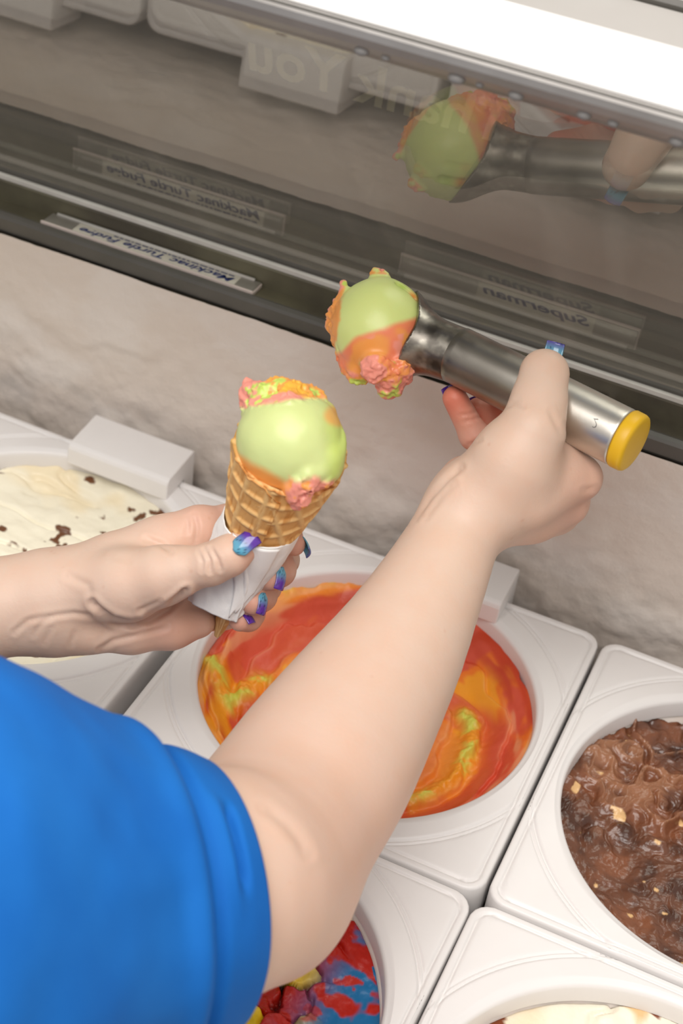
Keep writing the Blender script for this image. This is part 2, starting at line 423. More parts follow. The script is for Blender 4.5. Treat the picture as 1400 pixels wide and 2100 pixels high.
# lettering on the outer face of the pane
def text_mesh(s, shear=0., bold=0., size=1.):
    cu = bpy.data.curves.new('t', 'FONT'); cu.body = s; cu.size = size; cu.shear = shear; cu.offset = bold; cu.resolution_u = 3
    ob = bpy.data.objects.new('t', cu); COL.objects.link(ob)
    dg = bpy.context.evaluated_depsgraph_get()
    me = bpy.data.meshes.new_from_object(ob.evaluated_get(dg))
    V = np.zeros(len(me.vertices) * 3, np.float32); me.vertices.foreach_get('co', V); V = V.reshape(-1, 3)
    F = [tuple(p.vertices) for p in me.polygons]
    bpy.data.objects.remove(ob); bpy.data.curves.remove(cu); bpy.data.meshes.remove(me)
    return V, F
def text_obj(name, s, place, m, parent, **kw):
    V, F = text_mesh(s, **kw)
    w = V[:, 0].max() - V[:, 0].min(); V[:, 0] -= V[:, 0].min()
    me = bpy.data.meshes.new(name); me.from_pydata([tuple(place(x / w, y)) for x, y, _ in V], [], F); me.update()
    return link(name, me, m, parent)
text_obj('lettering', 'Thank You', lambda x, y: onglass(.028 - .147 * x + .25 * y * .0715, .3235 + y * .0715, .0056), MT['vinyl'], pane, bold=.02)

# flavour signs lying on the ledge
def flavour_sign(x0, x1, text, tx0, tx1, label, y0=.1795, th=.0042, small=True):
    z0 = ZL + .0002; k = .80
    root = empty('flavour_sign', ((x0 + x1) / 2, y0 + .009, z0)); tag(root, label, 'sign', 'flavour signs on the ledge')
    ox, oy, oz = root.location
    def b(name, xa, xb, ya, yb, za, zb, m):
        V, F = box(xa - ox, xb - ox, y0 + ya * k - oy, y0 + yb * k - oy, za - oz, zb - oz)
        return bevel(link(name, mesh_np(name, V, F, smooth=False), m, root), .0004, 1)
    zt = z0 + th
    b('backing', x0, x1, 0, .0215, z0, zt - .001, MT['tag'])
    b('edge_rail', x0, x1, 0, .0022, zt - .001, zt + .0006, MT['tag'])
    b('plate', x0 + .001, x1 - .001, .0024, .0212, zt - .001, zt, MT['tag_metal'])
    b('paper_strip', tx0 - .004, tx1 + .003, .0030, .0185, zt, zt + .0003, MT['paper'])
    yy = y0 + .0198 * k - oy
    V, F = lathe([(0, 0), (0, .0013), (x1 - x0 - .012, .0013), (x1 - x0 - .012, 0)], np.array([x0 + .006 - ox, yy, zt + .0008 - oz]), np.array([x1 - ox, yy, zt + .0008 - oz]), 12)
    link('clear_rod', mesh_np('clear_rod', V, F), MT['strip'], root)
    W = tx1 - tx0
    text_obj('lettering', text, lambda x, y: (tx1 - W * x - ox, y0 + (.0122 - y * .0115) * k - oy, zt + .0005 - oz), MT['ink'], root, shear=.28, bold=.024)
    if small:
        rng = np.random.RandomState(3); parts = []; x = tx1 - .002
        while x > tx0 + .03:
            w = rng.uniform(.002, .007); parts.append(box(x - w - ox, x - ox, y0 + .0150 * k - oy, y0 + .0166 * k - oy, zt + .0003 - oz, zt + .00045 - oz)); x -= w + .0011
        o = link('fine_print', mesh_np('fine_print', *join(*parts), smooth=False), MT['ink'], root); o['kind'] = 'stuff'
flavour_sign(-.376, -.1925, 'Mackinac Turtle Fudge', -.345, -.212, 'silver flavour sign lettered Mackinac Turtle Fudge lying on the dark ledge')
flavour_sign(-.098, .0855, 'Superman', -.032, .05, 'flavour sign with one dark blue word on the ledge behind the scoop handle', small=False)

# ------------------------------------------------------------------ tubs
H = .131; RH = .117
def collar_mesh():
    na = 288
    th = np.linspace(0, 2 * math.pi, na, endpoint=False)
    c, s = np.cos(th), np.sin(th)
    def sq_r(h, rc):   # distance along each ray to a rounded square of half size h
        lo_, hi_ = np.zeros(na), np.full(na, h * 1.5)
        for _ in range(40):
            m_ = (lo_ + hi_) / 2
            qx = np.maximum(np.abs(m_ * c) - (h - rc), 0); qy = np.maximum(np.abs(m_ * s) - (h - rc), 0)
            ins = (np.hypot(qx, qy) <= rc) & (np.abs(m_ * c) <= h) & (np.abs(m_ * s) <= h)
            lo_ = np.where(ins, m_, lo_); hi_ = np.where(ins, hi_, m_)
        return lo_
    # (radius array, z)
    edge0 = sq_r(H, .013)
    rings = [(np.full(na, RH), -.016), (np.full(na, RH), -.004), (np.full(na, RH + .0006), -.0018), (np.full(na, RH + .0022), -.0004), (np.full(na, RH + .0045), 0.)]
    inner = RH + .0045
    border = sq_r(H - .0055, .009)
    def zz(r, d):    # relief on the flat: round step groove and straight border groove
        g1 = np.exp(-((r - .1365) / .0009) ** 2); g1b = np.exp(-((r - .1395) / .0008) ** 2) * .6
        g2 = np.exp(-((d - .0058) / .0010) ** 2)
        up = sstep(.1375, .1362, r) * .0007
        inside = (d > .0045)
        return up - .0017 * np.where(inside, np.maximum(g1, g1b), 0) - .0016 * g2
    rs = np.sort(np.stack([inner + (edge0 - .0018 - inner) * t for t in np.linspace(.03, 1, 26)] +
                          [np.clip(np.full(na, q), inner + .0003, edge0 - .0019) for q in (.1345, .1356, .1361, .1365, .1369, .1374, .138, .1391, .1395, .14, .1408)] +
                          [np.clip(edge0 - q, inner + .0003, edge0 - .0019) for q in (.0085, .0072, .0064, .0058, .0052, .0044, .0036)]), 0)
    for r in rs:
        x, y = r * c, r * s
        qx = np.abs(x) - (H - .013); qy = np.abs(y) - (H - .013)
        d = -(np.hypot(np.maximum(qx, 0), np.maximum(qy, 0)) + np.minimum(np.maximum(qx, qy), 0) - .013)
        rings.append((r, zz(r, d)))
    for o_, z in ((.0012, -.0002), (.0005, -.0009), (0., -.0022), (-.0001, -.012), (-.0001, -.034)):
        rings.append((edge0 - o_, z))
    V = np.concatenate([np.stack([r * c, r * s, np.broadcast_to(z, na)], -1) for r, z in rings])
    return mesh_np('collar', V, grid_faces(len(rings), na, wrap_v=True)[:, ::-1])
collar_me = collar_mesh()
V, F = lathe([(-.25, .0), (-.25, .1185), (-.006, .1185), (-.006, .1195), (-.25, .1205)], np.zeros(3), np.array([0, 0, 1.]), 96, ref=(1, 0, 0))
can_me = mesh_np('can', V, F)
tb = [(.104, -.002), (.1045, .0125), (.106, .0155), (.109, .0170), (.1455, .0200), (.1475, .0190), (.1480, .0165), (.1480, -.030), (.1325, -.030), (.1325, .001)]
V, F = extrude_x(tb, -.0315, .0575)
n_ = len(tb)
capf = lambda off, rev: [tuple((off + i) for i in (range(n_) if not rev else range(n_ - 1, -1, -1)))]
tab_me = bpy.data.meshes.new('wall_hook_tab'); tab_me.from_pydata([tuple(v) for v in V], [], [tuple(f) for f in F] + capf(0, False) + capf(n_, True)); tab_me.update()
for me, m in ((collar_me, 'collar'), (can_me, 'can'), (tab_me, 'collar')): me.materials.append(MT[m])

def tub(loc, rz, label, hook=True):
    t = empty('ice_cream_tub', loc, math.radians(rz)); tag(t, label, 'tub', 'ice cream tubs with white square collars')
    link('collar', collar_me, None, t); link('can', can_me, None, t)
    if hook: bevel(link('hook_tab', tab_me, None, t), .0012, 2)
    return t
TUBS = dict(sup=((0, .001, 0), .34), choc=((.2647, .0018, 0), .29), blue=((-.0019, -.2623, 0), -.41), van=((.2626, -.2631, 0), .37),
            left=((-.2735, -.0005, 0), -.3), far=((-.5405, .0005, 0), .2), hid=((-.270, -.2650, 0), .2))
tub(*TUBS['sup'], 'white square-collared tub holding the orange and red swirled ice cream')
tub(*TUBS['choc'], 'white square-collared tub holding the chocolate ice cream at the right edge')
tub(*TUBS['blue'], 'white square-collared tub holding blue, red and yellow ice cream below the elbow', hook=False)
tub(*TUBS['van'], 'white square-collared tub holding pale cookie-flecked ice cream in the bottom right corner', hook=False)
tub(*TUBS['left'], 'white square-collared tub holding cream ice cream with fudge flecks behind the left hand')
tub(*TUBS['far'], 'white square-collared tub at the far left seen only as a reflection in the glass')

def disk(R, nr, na, zfun, cfun, name, loc, m, label):
    r = R * np.linspace(0, 1, nr) ** .8; th = np.linspace(0, 2 * math.pi, na, endpoint=False)
    Rr, T = np.meshgrid(r, th, indexing='ij'); x, y = (Rr * np.cos(T)).ravel(), (Rr * np.sin(T)).ravel()
    z, aux = zfun(x, y)
    c = cfun(x, y, z, aux)
    V = np.column_stack([x, y, z])
    # skirt so the filling is a solid plug
    sk = V.reshape(nr, na, 3)[-1].copy(); sk[:, 2] = -.24
    V = np.concatenate([V, sk]); c = np.concatenate([c, c.reshape(nr, na, 3)[-1]])
    F = grid_faces(nr + 1, na, wrap_v=True)[:, ::-1]
    F = F[:, ::-1]
    o = link(name, mesh_np(name, V, F, c), m); o.location = loc
    tag(o, label, 'ice cream', 'ice cream filling the tubs')
    return o
def gpt(u, v, z, tubkey):
    d = np.array([(u - 700) / FPX, (v - 1050) / FPX, 1.0]) @ CR; t = (z - CC[2]) / d[2]; p = CC + t * d
    return (p - np.array(TUBS[tubkey][0]))[:2]
def seg_dist(x, y, pts):
    best = np.full(x.shape, 1e9)
    for (ax_, ay), (bx, by) in zip(pts[:-1], pts[1:]):
        dx, dy = bx - ax_, by - ay; t = np.clip(((x - ax_) * dx + (y - ay) * dy) / (dx * dx + dy * dy), 0, 1)
        best = np.minimum(best, np.hypot(x - ax_ - t * dx, y - ay - t * dy))
    return best

# --- orange / red swirl
RC = .1172
lime1 = [gpt(u, v, -.03, 'sup') for u, v in ((948, 1462), (966, 1482), (968, 1520), (945, 1575), (905, 1612), (850, 1636))]
lime2 = [gpt(u, v, -.028, 'sup') for u, v in ((432, 1385), (450, 1402), (470, 1440), (480, 1425), (540, 1385))]
lime3 = [gpt(u, v, -.02, 'sup') for u, v in ((575, 1222), (620, 1205), (690, 1195), (735, 1192))]
def sup_z(x, y):
    r = np.hypot(x, y); th = np.arctan2(y, x); q = P3(x * 30, y * 30)
    wob = fbm(q, 3, 2) * .012
    sw = (r + wob) / .021 + th / (2 * math.pi) * 1.0
    ph = sw - np.floor(sw)
    step = sstep(0, .8, ph) - sstep(.86, 1.0, ph)          # scooped ledges with a sharp outer lip
    d1 = seg_dist(x, y, lime1) + .003 * fbm(P3(x * 160, y * 160), 3, 7)
    d2 = np.minimum(seg_dist(x, y, lime2), seg_dist(x, y, lime3)) + .003 * fbm(P3(x * 160, y * 160), 3, 9)
    rim = sstep(.085, .117, r)
    z = -.036 + .018 * rim + .0042 * step * sstep(.01, .03, r) + .003 * fbm(P3(x * 22, y * 22), 3, 4)
    z += .005 * np.exp(-(d1 / .006) ** 2) + .006 * np.exp(-(d2 / .007) ** 2)
    crumb = np.maximum(np.exp(-(d1 / .008) ** 2), np.exp(-(d2 / .009) ** 2))
    z += crumb * .0022 * fbm(P3(x * 260, y * 260), 3, 12)
    z += rim * .0022 * fbm(P3(th * 3 + 5, z * 0, r * 90), 3, 14)
    return z, (r, th, sw, ph, d1, d2)
def sup_c(x, y, z, a):
    r, th, sw, ph, d1, d2 = a
    red, coral, org, yel, lime, peach = lin('c9421f'), lin('d9553a'), lin('ee7a1c'), lin('f5a01e'), lin('d3d254'), lin('f0b484')
    t = fbm(P3(np.cos(th) * 1.7, np.sin(th) * 1.7, r * 42 + th * .55) , 4, 19)
    c = np.tile(org, (len(x), 1))
    c = mixc(c, coral, sstep(-.08, .03, t)); c = mixc(c, red, sstep(.14, .36, t) * .7)
    c = mixc(c, yel, sstep(-.18, -.32, t))
    c0 = gpt(858, 1545, -.03, 'sup'); rp = np.hypot(*(lime1[2] - c0)); sd1 = np.hypot(x - c0[0], y - c0[1]) - rp + .002 * fbm(P3(x * 50, y * 50), 2, 39)
    near1 = sstep(.046, .030, seg_dist(x, y, lime1))
    c = mixc(c, coral, near1 * sstep(-.001, .003, sd1) * sstep(.034, .024, sd1) * .9)
    c = mixc(c, mix(yel, lin('e2694a'), .5) , near1 * sstep(.0, -.004, sd1) * .75)
    cor = seg_dist(x, y, [gpt(u, v, -.03, 'sup') for u, v in ((500, 1365), (580, 1315), (680, 1285), (760, 1255))]) + .004 * fbm(P3(x * 45, y * 45), 2, 43)
    c = mixc(c, coral, sstep(.016, .011, cor) * .9)
    cor = seg_dist(x, y, [gpt(u, v, -.03, 'sup') for u, v in ((440, 1330), (520, 1270), (640, 1235), (740, 1220))]) + .004 * fbm(P3(x * 45, y * 45), 2, 47)
    c = mixc(c, lin('f08a22'), sstep(.009, .005, cor) * .85)
    edge = np.exp(-((ph - .9) / .08) ** 2) * sstep(-.2, .3, fbm(P3(x * 40, y * 40), 3, 23))
    c = mixc(c, peach, edge * .3)
    rim = sstep(.097, .108, r)
    t3 = fbm(P3(th * 2.2, r * 120, 0 * x), 3, 29)
    c = mixc(c, red, rim * sstep(-.15, .2, t3)); c = mixc(c, peach, rim * sstep(.18, .4, -t3) * .5)
    t4 = fbm(P3(x * 130, y * 130), 3, 33)
    c = mixc(c, yel, np.exp(-(np.minimum(d1, d2) / .0085) ** 2) * .9)
    c = mixc(c, lime, np.maximum(np.exp(-(d1 / .0045) ** 2), np.exp(-(d2 / .0055) ** 2)) * sstep(-.25, .15, t4))
    return c
disk(RC, 150, 560, sup_z, sup_c, 'swirled_ice_cream', TUBS['sup'][0], MT['ice_tub'], 'orange and coral red swirled ice cream with lime streaks in the middle tub')

# --- chocolate
def choc_z(x, y):
    q = P3(x * 15 + y * 9, y * 27 - x * 10); w = P3(x * 60, y * 60)
    rdg = fbm(q + .6 * fbm(w, 2, 3)[..., None], 4, 51, ridged=True)
    up = sstep(-.06, .05, y)
    z = -.022 + (.0035 + .008 * up) * rdg + .0013 * fbm(P3(x * 120, y * 120), 3, 55) + .004 * fbm(P3(x * 18, y * 18), 2, 57)
    z += .003 * sstep(.09, .117, np.hypot(x, y))
    return np.minimum(z, -.008), (rdg, up)
def choc_c(x, y, z, a):
    rdg, up = a
    dark, mid, lt, nut = lin('46281c'), lin('68402d'), lin('a06f50'), lin('dcb27c')
    n = fbm(P3(x * 45, y * 45), 4, 61)
    c = np.tile(mid, (len(x), 1)); c = mixc(c, dark, sstep(.0, .35, n)); c = mixc(c, lin('7d4c33'), sstep(.05, .35, -n))
    c = mixc(c, lt, sstep(.35, .7, rdg) * up * .8)
    s = fbm(P3(x * 110, y * 110), 2, 67)
    c = mixc(c, nut, sstep(.64, .70, s))
    return c
disk(RC, 170, 560, choc_z, choc_c, 'chocolate_ice_cream', TUBS['choc'][0], MT['ice_choc'], 'glossy dark chocolate ice cream with nuts in the right-hand tub')

# --- blue / red / yellow
def patch(x, y, sc, seed, n=260):
    rng = np.random.RandomState(seed); pts = rng.uniform(-.125, .125, (n, 2)); k = rng.uniform(0, 1, n)
    wx = x + .006 * fbm(P3(x * 90, y * 90), 3, seed); wy = y + .006 * fbm(P3(x * 90 + 9, y * 90), 3, seed + 5)
    d = (wx[:, None] - pts[None, :, 0]) ** 2 + ((wy[:, None] - pts[None, :, 1]) * sc) ** 2
    i = np.argpartition(d, 2, axis=1)[:, :2]; dd = np.take_along_axis(d, i, 1); o_ = np.argsort(dd, 1)
    i = np.take_along_axis(i, o_, 1); dd = np.sqrt(np.take_along_axis(dd, o_, 1))
    return k[i[:, 0]], dd[:, 1] - dd[:, 0]
def blue_z(x, y):
    k, e = patch(x, y, 1.0, 5, 120)
    right = sstep(.05, .085, x)
    z = -.028 + .010 * (k - .5) * (1 - right) + .0045 * fbm(P3(x * 110, y * 110), 4, 71) * (1 - .7 * right) - (1 - right) * .007 * np.exp(-(e / .0022) ** 2)
    z += .006 * fbm(P3(x * 25, y * 25), 2, 72)
    return np.minimum(z, -.010), (k, e, right)
def blue_c(x, y, z, a):
    k, e, right = a
    blue, red, yel, blk = lin('0d6ea6'), lin('b81c0c'), lin('f6ce22'), lin('2a0d0c')
    c = np.tile(red, (len(x), 1)); c[k < .42] = blue; c[k > .80] = yel
    n = fbm(P3(x * 70, y * 70), 3, 77)
    c = mixc(c, blue, right * sstep(-.25, -.1, n)); c = mixc(c, lin('c02a1c'), right * sstep(.28, .34, n))
    c = mixc(c, blk, np.exp(-(e / .0018) ** 2) * (1 - right) * sstep(-.2, .3, fbm(P3(x * 40, y * 40), 2, 79)))
    return c
disk(RC, 170, 600, blue_z, blue_c, 'multicoloured_ice_cream', TUBS['blue'][0], MT['ice_tub'], 'lumpy blue, red and yellow ice cream in the tub below the elbow')

# --- cream with fudge flecks / pale cookie
def cream_z(lv, amp, seed):
    def f(x, y):
        r = np.hypot(x, y)
        z = lv + amp * fbm(P3(x * 14, y * 24), 3, seed) + amp * .35 * fbm(P3(x * 60, y * 60), 3, seed + 1) + .006 * sstep(.09, .117, r)
        w = np.abs(fbm(P3(x * 9, y * 30), 3, seed + 2)); z -= .0035 * np.exp(-(w / .04) ** 2)
        return np.minimum(z, -.009), w
    return f
def cream_c(basec, warm, speck, seed, dens):
    def f(x, y, z, w):
        c = np.tile(lin(basec), (len(x), 1))
        c = mixc(c, lin(warm), sstep(.15, .5, fbm(P3(x * 22, y * 22), 3, seed)) * .8)
        c = mixc(c, lin('d9a860'), sstep(.42, .6, fbm(P3(x * 36, y * 36), 3, seed + 3)) * .8)
        s = fbm(P3(x * 75, y * 110), 3, seed + 5); g = fbm(P3(x * 18, y * 18), 2, seed + 8)
        c = mixc(c, lin(speck), sstep(dens, dens + .05, s + .35 * g))
        return c
    return f
disk(RC, 110, 360, cream_z(-.020, .006, 81), cream_c('f3ecd6', 'f3e2bd', '6a4022', 91, .46), 'cream_ice_cream', TUBS['left'][0], MT['ice_tub'], 'cream coloured ice cream with dark fudge flecks behind the left hand')
disk(RC, 100, 320, cream_z(-.024, .004, 101), cream_c('efe6d2', 'ead6b4', '7a3a1a', 107, .26), 'cookie_ice_cream', TUBS['van'][0], MT['ice_tub'], 'pale ice cream with brown cookie flecks in the bottom right corner')
disk(RC, 40, 120, cream_z(-.024, .004, 121), cream_c('efdcb0', 'ead6b4', '8a5a2a', 127, .5), 'pale_ice_cream', TUBS['far'][0], MT['ice_tub'], 'pale ice cream in the far left tub, mirrored in the glass')
# ------------------------------------------------------------------ ice cream dipper
NK = at(925, 722, .980); CJ = at(1276, 898, .930); BALL = at(779, 676, 1.0)
hd = unit(CJ - NK); HL = np.linalg.norm(CJ - NK); RHd = .0177
FW = CR[2]
sc_root = empty('ice_cream_dipper', CJ); tag(sc_root, 'worn metal ice cream dipper with yellow end cap held in the right hand', 'scoop')
def loc_me(name, V, F, cols, m, parent, **kw):
    return link(name, mesh_np(name, V - np.array(parent.location), F, cols, **kw), m, parent)
# handle
prof = [(0.002, .0160)] + [(s, RHd * (1 + .012 * math.sin(s * 20))) for s in np.linspace(.004, HL - .002, 30)] + [(HL - .0006, RHd), (HL, RHd - .0006), (HL, 0)]
V, F = lathe(prof, NK, CJ, 72, ref=-FW)
sV = (V - NK) @ hd / HL
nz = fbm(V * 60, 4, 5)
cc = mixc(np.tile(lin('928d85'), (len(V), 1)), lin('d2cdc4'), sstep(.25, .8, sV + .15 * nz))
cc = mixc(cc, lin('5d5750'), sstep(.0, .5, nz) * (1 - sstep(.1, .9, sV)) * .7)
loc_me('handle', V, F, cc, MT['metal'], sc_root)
# cap
prof = [(0.0002, 0), (0.0002, RHd + .0001), (.0012, RHd + .0005), (.0065, RHd + .0004), (.0080, RHd - .0002), (.0088, RHd - .0014), (.0091, RHd - .004), (.0092, 0)]
V, F = lathe(prof, CJ, CJ + hd, 72, ref=-FW)
loc_me('cap', V, F, None, MT['cap'], sc_root)
# engraved size number on the handle, wrapped round it
e1h, e2h, wh = frame(hd, -FW)
def on_handle(s, ang, r): return NK + hd * s + r * (math.cos(ang) * e1h + math.sin(ang) * e2h)
dg2 = on_handle(HL * .90, -.15, RHd + .0004)
tv, tf = text_mesh('2', size=1., bold=-.02)
me = bpy.data.meshes.new('size_mark')
me.from_pydata([tuple(on_handle(HL * .895 + (x - .3) * .0075 * .9 + (y - .35) * .0028, .1 - ((y - .35) * .0075 - (x - .3) * .0028) / RHd * -1.0, RHd + .0006) - CJ) for x, y, _ in tv], [], tf); me.update()
link('size_mark', me, mat('engraving', (.22, .21, .2), .35, metal=1., var=(300, (.4, .38, .36), .4)), sc_root)
# bowl: a tilted shell flowing into the neck
hb = unit(NK - BALL)
RB = .0312
h = .0008
sd = Sdf()
sd.ell(BALL, np.eye(3), [RB + .0032] * 3, k=.001)
mv = unit(.88 * hb + .475 * FW)
Fd, lo = sd.field(h, .03)
n = Fd.shape
G = np.stack(np.meshgrid(*[lo[i] + h * np.arange(n[i]) for i in range(3)], indexing='ij'), -1)
D = G - BALL; rr = np.sqrt((D * D).sum(-1))
nzb = .0012 * np.sin(D @ unit(np.cross(hb, FW)) * 160)
shell = np.maximum(np.maximum(rr - (RB + .0026), (RB + .0002) - rr), (.44 * RB - D @ mv) + nzb)
tt = np.clip((G - (BALL + hb * .030)) @ (NK + hd * .006 - BALL - hb * .030) / np.sum((NK + hd * .006 - BALL - hb * .030) ** 2), 0, 1)
Pn = BALL + hb * .030 + tt[..., None] * (NK + hd * .006 - BALL - hb * .030)
neck = np.sqrt(((G - Pn) ** 2).sum(-1)) - mix(.0185, RHd - .0002, sstep(0, 1, tt))
neck = np.maximum(neck, (G - NK) @ hd - .006)
neck = np.maximum(neck, (RB + .0002) - rr)
kk = .012; hh = np.clip(.5 + .5 * (shell - neck) / kk, 0, 1); un = shell + (neck - shell) * hh - kk * hh * (1 - hh)
un = np.maximum(un, (RB + .0002) - rr)
un = np.maximum(un, (.44 * RB - D @ mv) + nzb)
V, F = surfnet(un.astype(np.float32), lo, h, 3)
nz = fbm(V * 90, 4, 15)
cc = mixc(np.tile(lin('77726b'), (len(V), 1)), lin('a8a399'), sstep(.05, .5, nz)); cc = mixc(cc, lin('4a453f'), sstep(.05, .5, -nz) * .8)
loc_me('bowl', V, F, cc, MT['metal'], sc_root)

# ------------------------------------------------------------------ scoops of ice cream
LIME, LIME2, ORG, YELO, PINK, CORAL = lin('d5e08c'), lin('c3d765'), lin('f2a050'), lin('f3b443'), lin('f29a88'), lin('ef8660')
def blob(c, R, lumps, rough_fn, h=.0008, base_noise=.0006, squash=None, cuts=()):
    s = Sdf(); s.ell(c, np.eye(3) if squash is None else squash[0], [R] * 3 if squash is None else squash[1], k=.001)
    for p, r, k in lumps: s.ell(p, np.eye(3), [r] * 3, k=k)
    for a_, b_, r_ in cuts: s.cone(a_, b_, r_, r_ * .8, k=.0015, op='-')
    Fd, lo = s.field(h, .010)
    ids, pts = grid_pts(Fd, lo, h, .007)
    w = rough_fn(pts)
    dsp = base_noise * fbm(pts * 60, 2, 3) + w * (.0022 * fbm(pts * 170, 3, 7) + .0016 * fbm(pts * 420, 2, 9))
    Fd[ids[:, 0], ids[:, 1], ids[:, 2]] += dsp
    return surfnet(Fd, lo, h, 1)
# the ball in the dipper
def pp(u, v, d): return at(u, v, d)
lumpsA = [(pp(800, 768, .985), .0105, .004), (pp(770, 752, .978), .0095, .004), (pp(822, 752, .982), .0085, .003), (pp(800, 790, .992), .0085, .003), (pp(825, 770, .99), .007, .003),
          (pp(735, 762, .995), .008, .005), (pp(770, 568, 1.002), .0042, .003), (pp(790, 568, 1.002), .0036, .003), (pp(768, 556, 1.002), .0024, .002), (pp(706, 600, 1.004), .0045, .003), (pp(704, 582, 1.004), .0026, .002),
          (pp(692, 640, 1.005), .0060, .004), (pp(688, 670, 1.006), .0055, .004), (pp(700, 622, 1.005), .0055, .004), (pp(715, 745, .998), .006, .004)]
def camuv(V):
    Q = (V - CC) @ CR.T; return 700 + FPX * Q[:, 0] / Q[:, 2], 1050 + FPX * Q[:, 1] / Q[:, 2], Q[:, 2]
def ballframe(V, c):
    Q = (V - c) @ CR.T; return Q[:, 0], Q[:, 1], Q[:, 2]
def roughA(P):
    x, y, z = ballframe(P, BALL); r = np.sqrt(x * x + y * y)
    side = sstep(.002, .010, z) * .8 + sstep(.0342, .0365, np.sqrt(x * x + y * y + z * z)) * .9
    skirt = sstep(.55, .9, (-x + .2 * y) / RB) * sstep(-.012, -.002, z)
    return np.clip(side + skirt, 0, 1)
V, F = blob(BALL, RB, lumpsA, roughA, squash=(CR, np.array([RB * .985, RB * 1.06, RB])), cuts=[(pp(818, 582, .9865), pp(838, 592, .9855), .0026), (pp(838, 592, .9855), pp(852, 610, .9865), .0022)])
x, y, z = ballframe(V, BALL); x, y, z = x / RB, y / RB, z / RB
n1 = fbm(V * 45, 3, 3); n2 = fbm(V * 110, 3, 6)
c = np.tile(LIME, (len(V), 1))
bound = y - (.10 - .38 * x) + .16 * n1                       # lower right is orange
c = mixc(c, CORAL, sstep(-.06, .10, bound))
c = mixc(c, ORG, sstep(.0, .3, n1) * sstep(0, .2, bound))
c = mixc(c, PINK, sstep(.15, .4, n2) * sstep(.0, .2, bound) * .8)
c = mixc(c, LIME2, sstep(.12, 0., np.hypot(x + .35, (y - .74) * 1.7)) + 0 * x)
c = mixc(c, ORG, sstep(-.78, -.88, x + .1 * n2 + .12 * y))
c = mixc(c, lin('a9c64a'), np.exp(-((V - pp(826, 586, .986)) ** 2).sum(1) / .0050 ** 2)); c = mixc(c, lin('e08a2c'), np.exp(-((V - pp(849, 607, .987)) ** 2).sum(1) / .0038 ** 2))
rad = np.sqrt(x * x + y * y + z * z)
rg = sstep(1.09, 1.15, rad)
c = mixc(c, ORG, rg * sstep(-.2, .2, n2)); c = mixc(c, PINK, rg * sstep(.1, .35, n1 + n2)); c = mixc(c, LIME2, rg * sstep(.15, .4, -n2))
c = mixc(c, ORG, sstep(.15, .4, z + .2 * n2) * (y > .0))
o = link('ice_cream_ball', mesh_np('ice_cream_ball', V, F, c), MT['ice_smooth']); tag(o, 'lime and orange ball of ice cream sitting in the metal dipper', 'ice cream', 'scooped balls of ice cream')

# the cone
CT = at(447, 1302, .965); CO = at(597, 922, .870)
cw = unit(CO - CT); CL = np.linalg.norm(CO - CT); CRt = .0302
ef = unit(-FW - cw * np.dot(-FW, cw)); er = np.cross(ef, cw)
if np.dot(er, CR[0]) < 0: er = -er
cone_root = empty('waffle_cone', CT); tag(cone_root, 'golden waffle cone held upright in the left hand', 'cone')
def cpt(t, phi, r): return CT + cw * (t * CL) + r * (math.cos(phi) * ef + math.sin(phi) * er)
nt_, nphi = 190, 420
turn = 1.16
ph = np.linspace(-.62 - .15, -.62 - .15 + 2 * math.pi * turn, nphi)
tt = np.linspace(.0, 1.0, nt_)
TT, PH = np.meshgrid(tt, ph, indexing='ij')
pr = (PH - ph[0]) / (2 * math.pi)
# the rim runs higher at the back and the outer layer ends in a dipping edge
rimh = .985 + .035 * np.cos(PH - math.pi) - .05 * np.exp(-((PH - (ph[-1] - .02)) / .25) ** 2) + .008 * fbm(P3(PH * 2.1, 0 * PH), 3, 2)
t_ax = TT * rimh
alpha = math.atan(CRt / CL)
sl = t_ax * CL / math.cos(alpha); psi = PH * math.sin(alpha)
fx, fy = sl * np.cos(psi + .35), sl * np.sin(psi + .35)
per = .0124
gx, gy = np.abs((fx / per) % 1 - .5) * 2, np.abs((fy / per) % 1 - .5) * 2
ridge = np.maximum(sstep(.60, .92, gx), sstep(.60, .92, gy))
r = t_ax * CRt + .0010 + .0014 * pr + 0.0013 * ridge * sstep(.05, .2, t_ax) + .0006 * fbm(np.stack([fx, fy, 0 * fx], -1) * 90, 3, 5)
r = np.maximum(r, .0016)
outer = CT + cw * (t_ax[..., None] * CL) + r[..., None] * (np.cos(PH)[..., None] * ef + np.sin(PH)[..., None] * er)
inn = CT + cw * (t_ax[..., None] * CL) + np.maximum(r - .0026 - .0012 * ridge, .0004)[..., None] * (np.cos(PH)[..., None] * ef + np.sin(PH)[..., None] * er)
V = np.concatenate([outer.reshape(-1, 3), inn.reshape(-1, 3)[:]])
F1 = grid_faces(nt_, nphi); F2 = F1[:, ::-1] + nt_ * nphi
top = np.array([((nt_ - 1) * nphi + i, (nt_ - 1) * nphi + i + 1, nt_ * nphi + (nt_ - 1) * nphi + i + 1, nt_ * nphi + (nt_ - 1) * nphi + i) for i in range(nphi - 1)])
end = np.array([(i * nphi + nphi - 1, (i + 1) * nphi + nphi - 1, nt_ * nphi + (i + 1) * nphi + nphi - 1, nt_ * nphi + i * nphi + nphi - 1) for i in range(nt_ - 1)])
end0 = np.array([(i * nphi, (i + 1) * nphi, nt_ * nphi + (i + 1) * nphi, nt_ * nphi + i * nphi) for i in range(nt_ - 1)])
wn = fbm(np.stack([fx, fy, pr], -1).reshape(-1, 3) * 70, 4, 8)
cw_ = mixc(np.tile(lin('d9a463'), (nt_ * nphi, 1)), lin('e6bd80'), ridge.ravel() * .8); cw_ = mixc(cw_, lin('bd7a32'), sstep(.05, .5, wn) * .7)
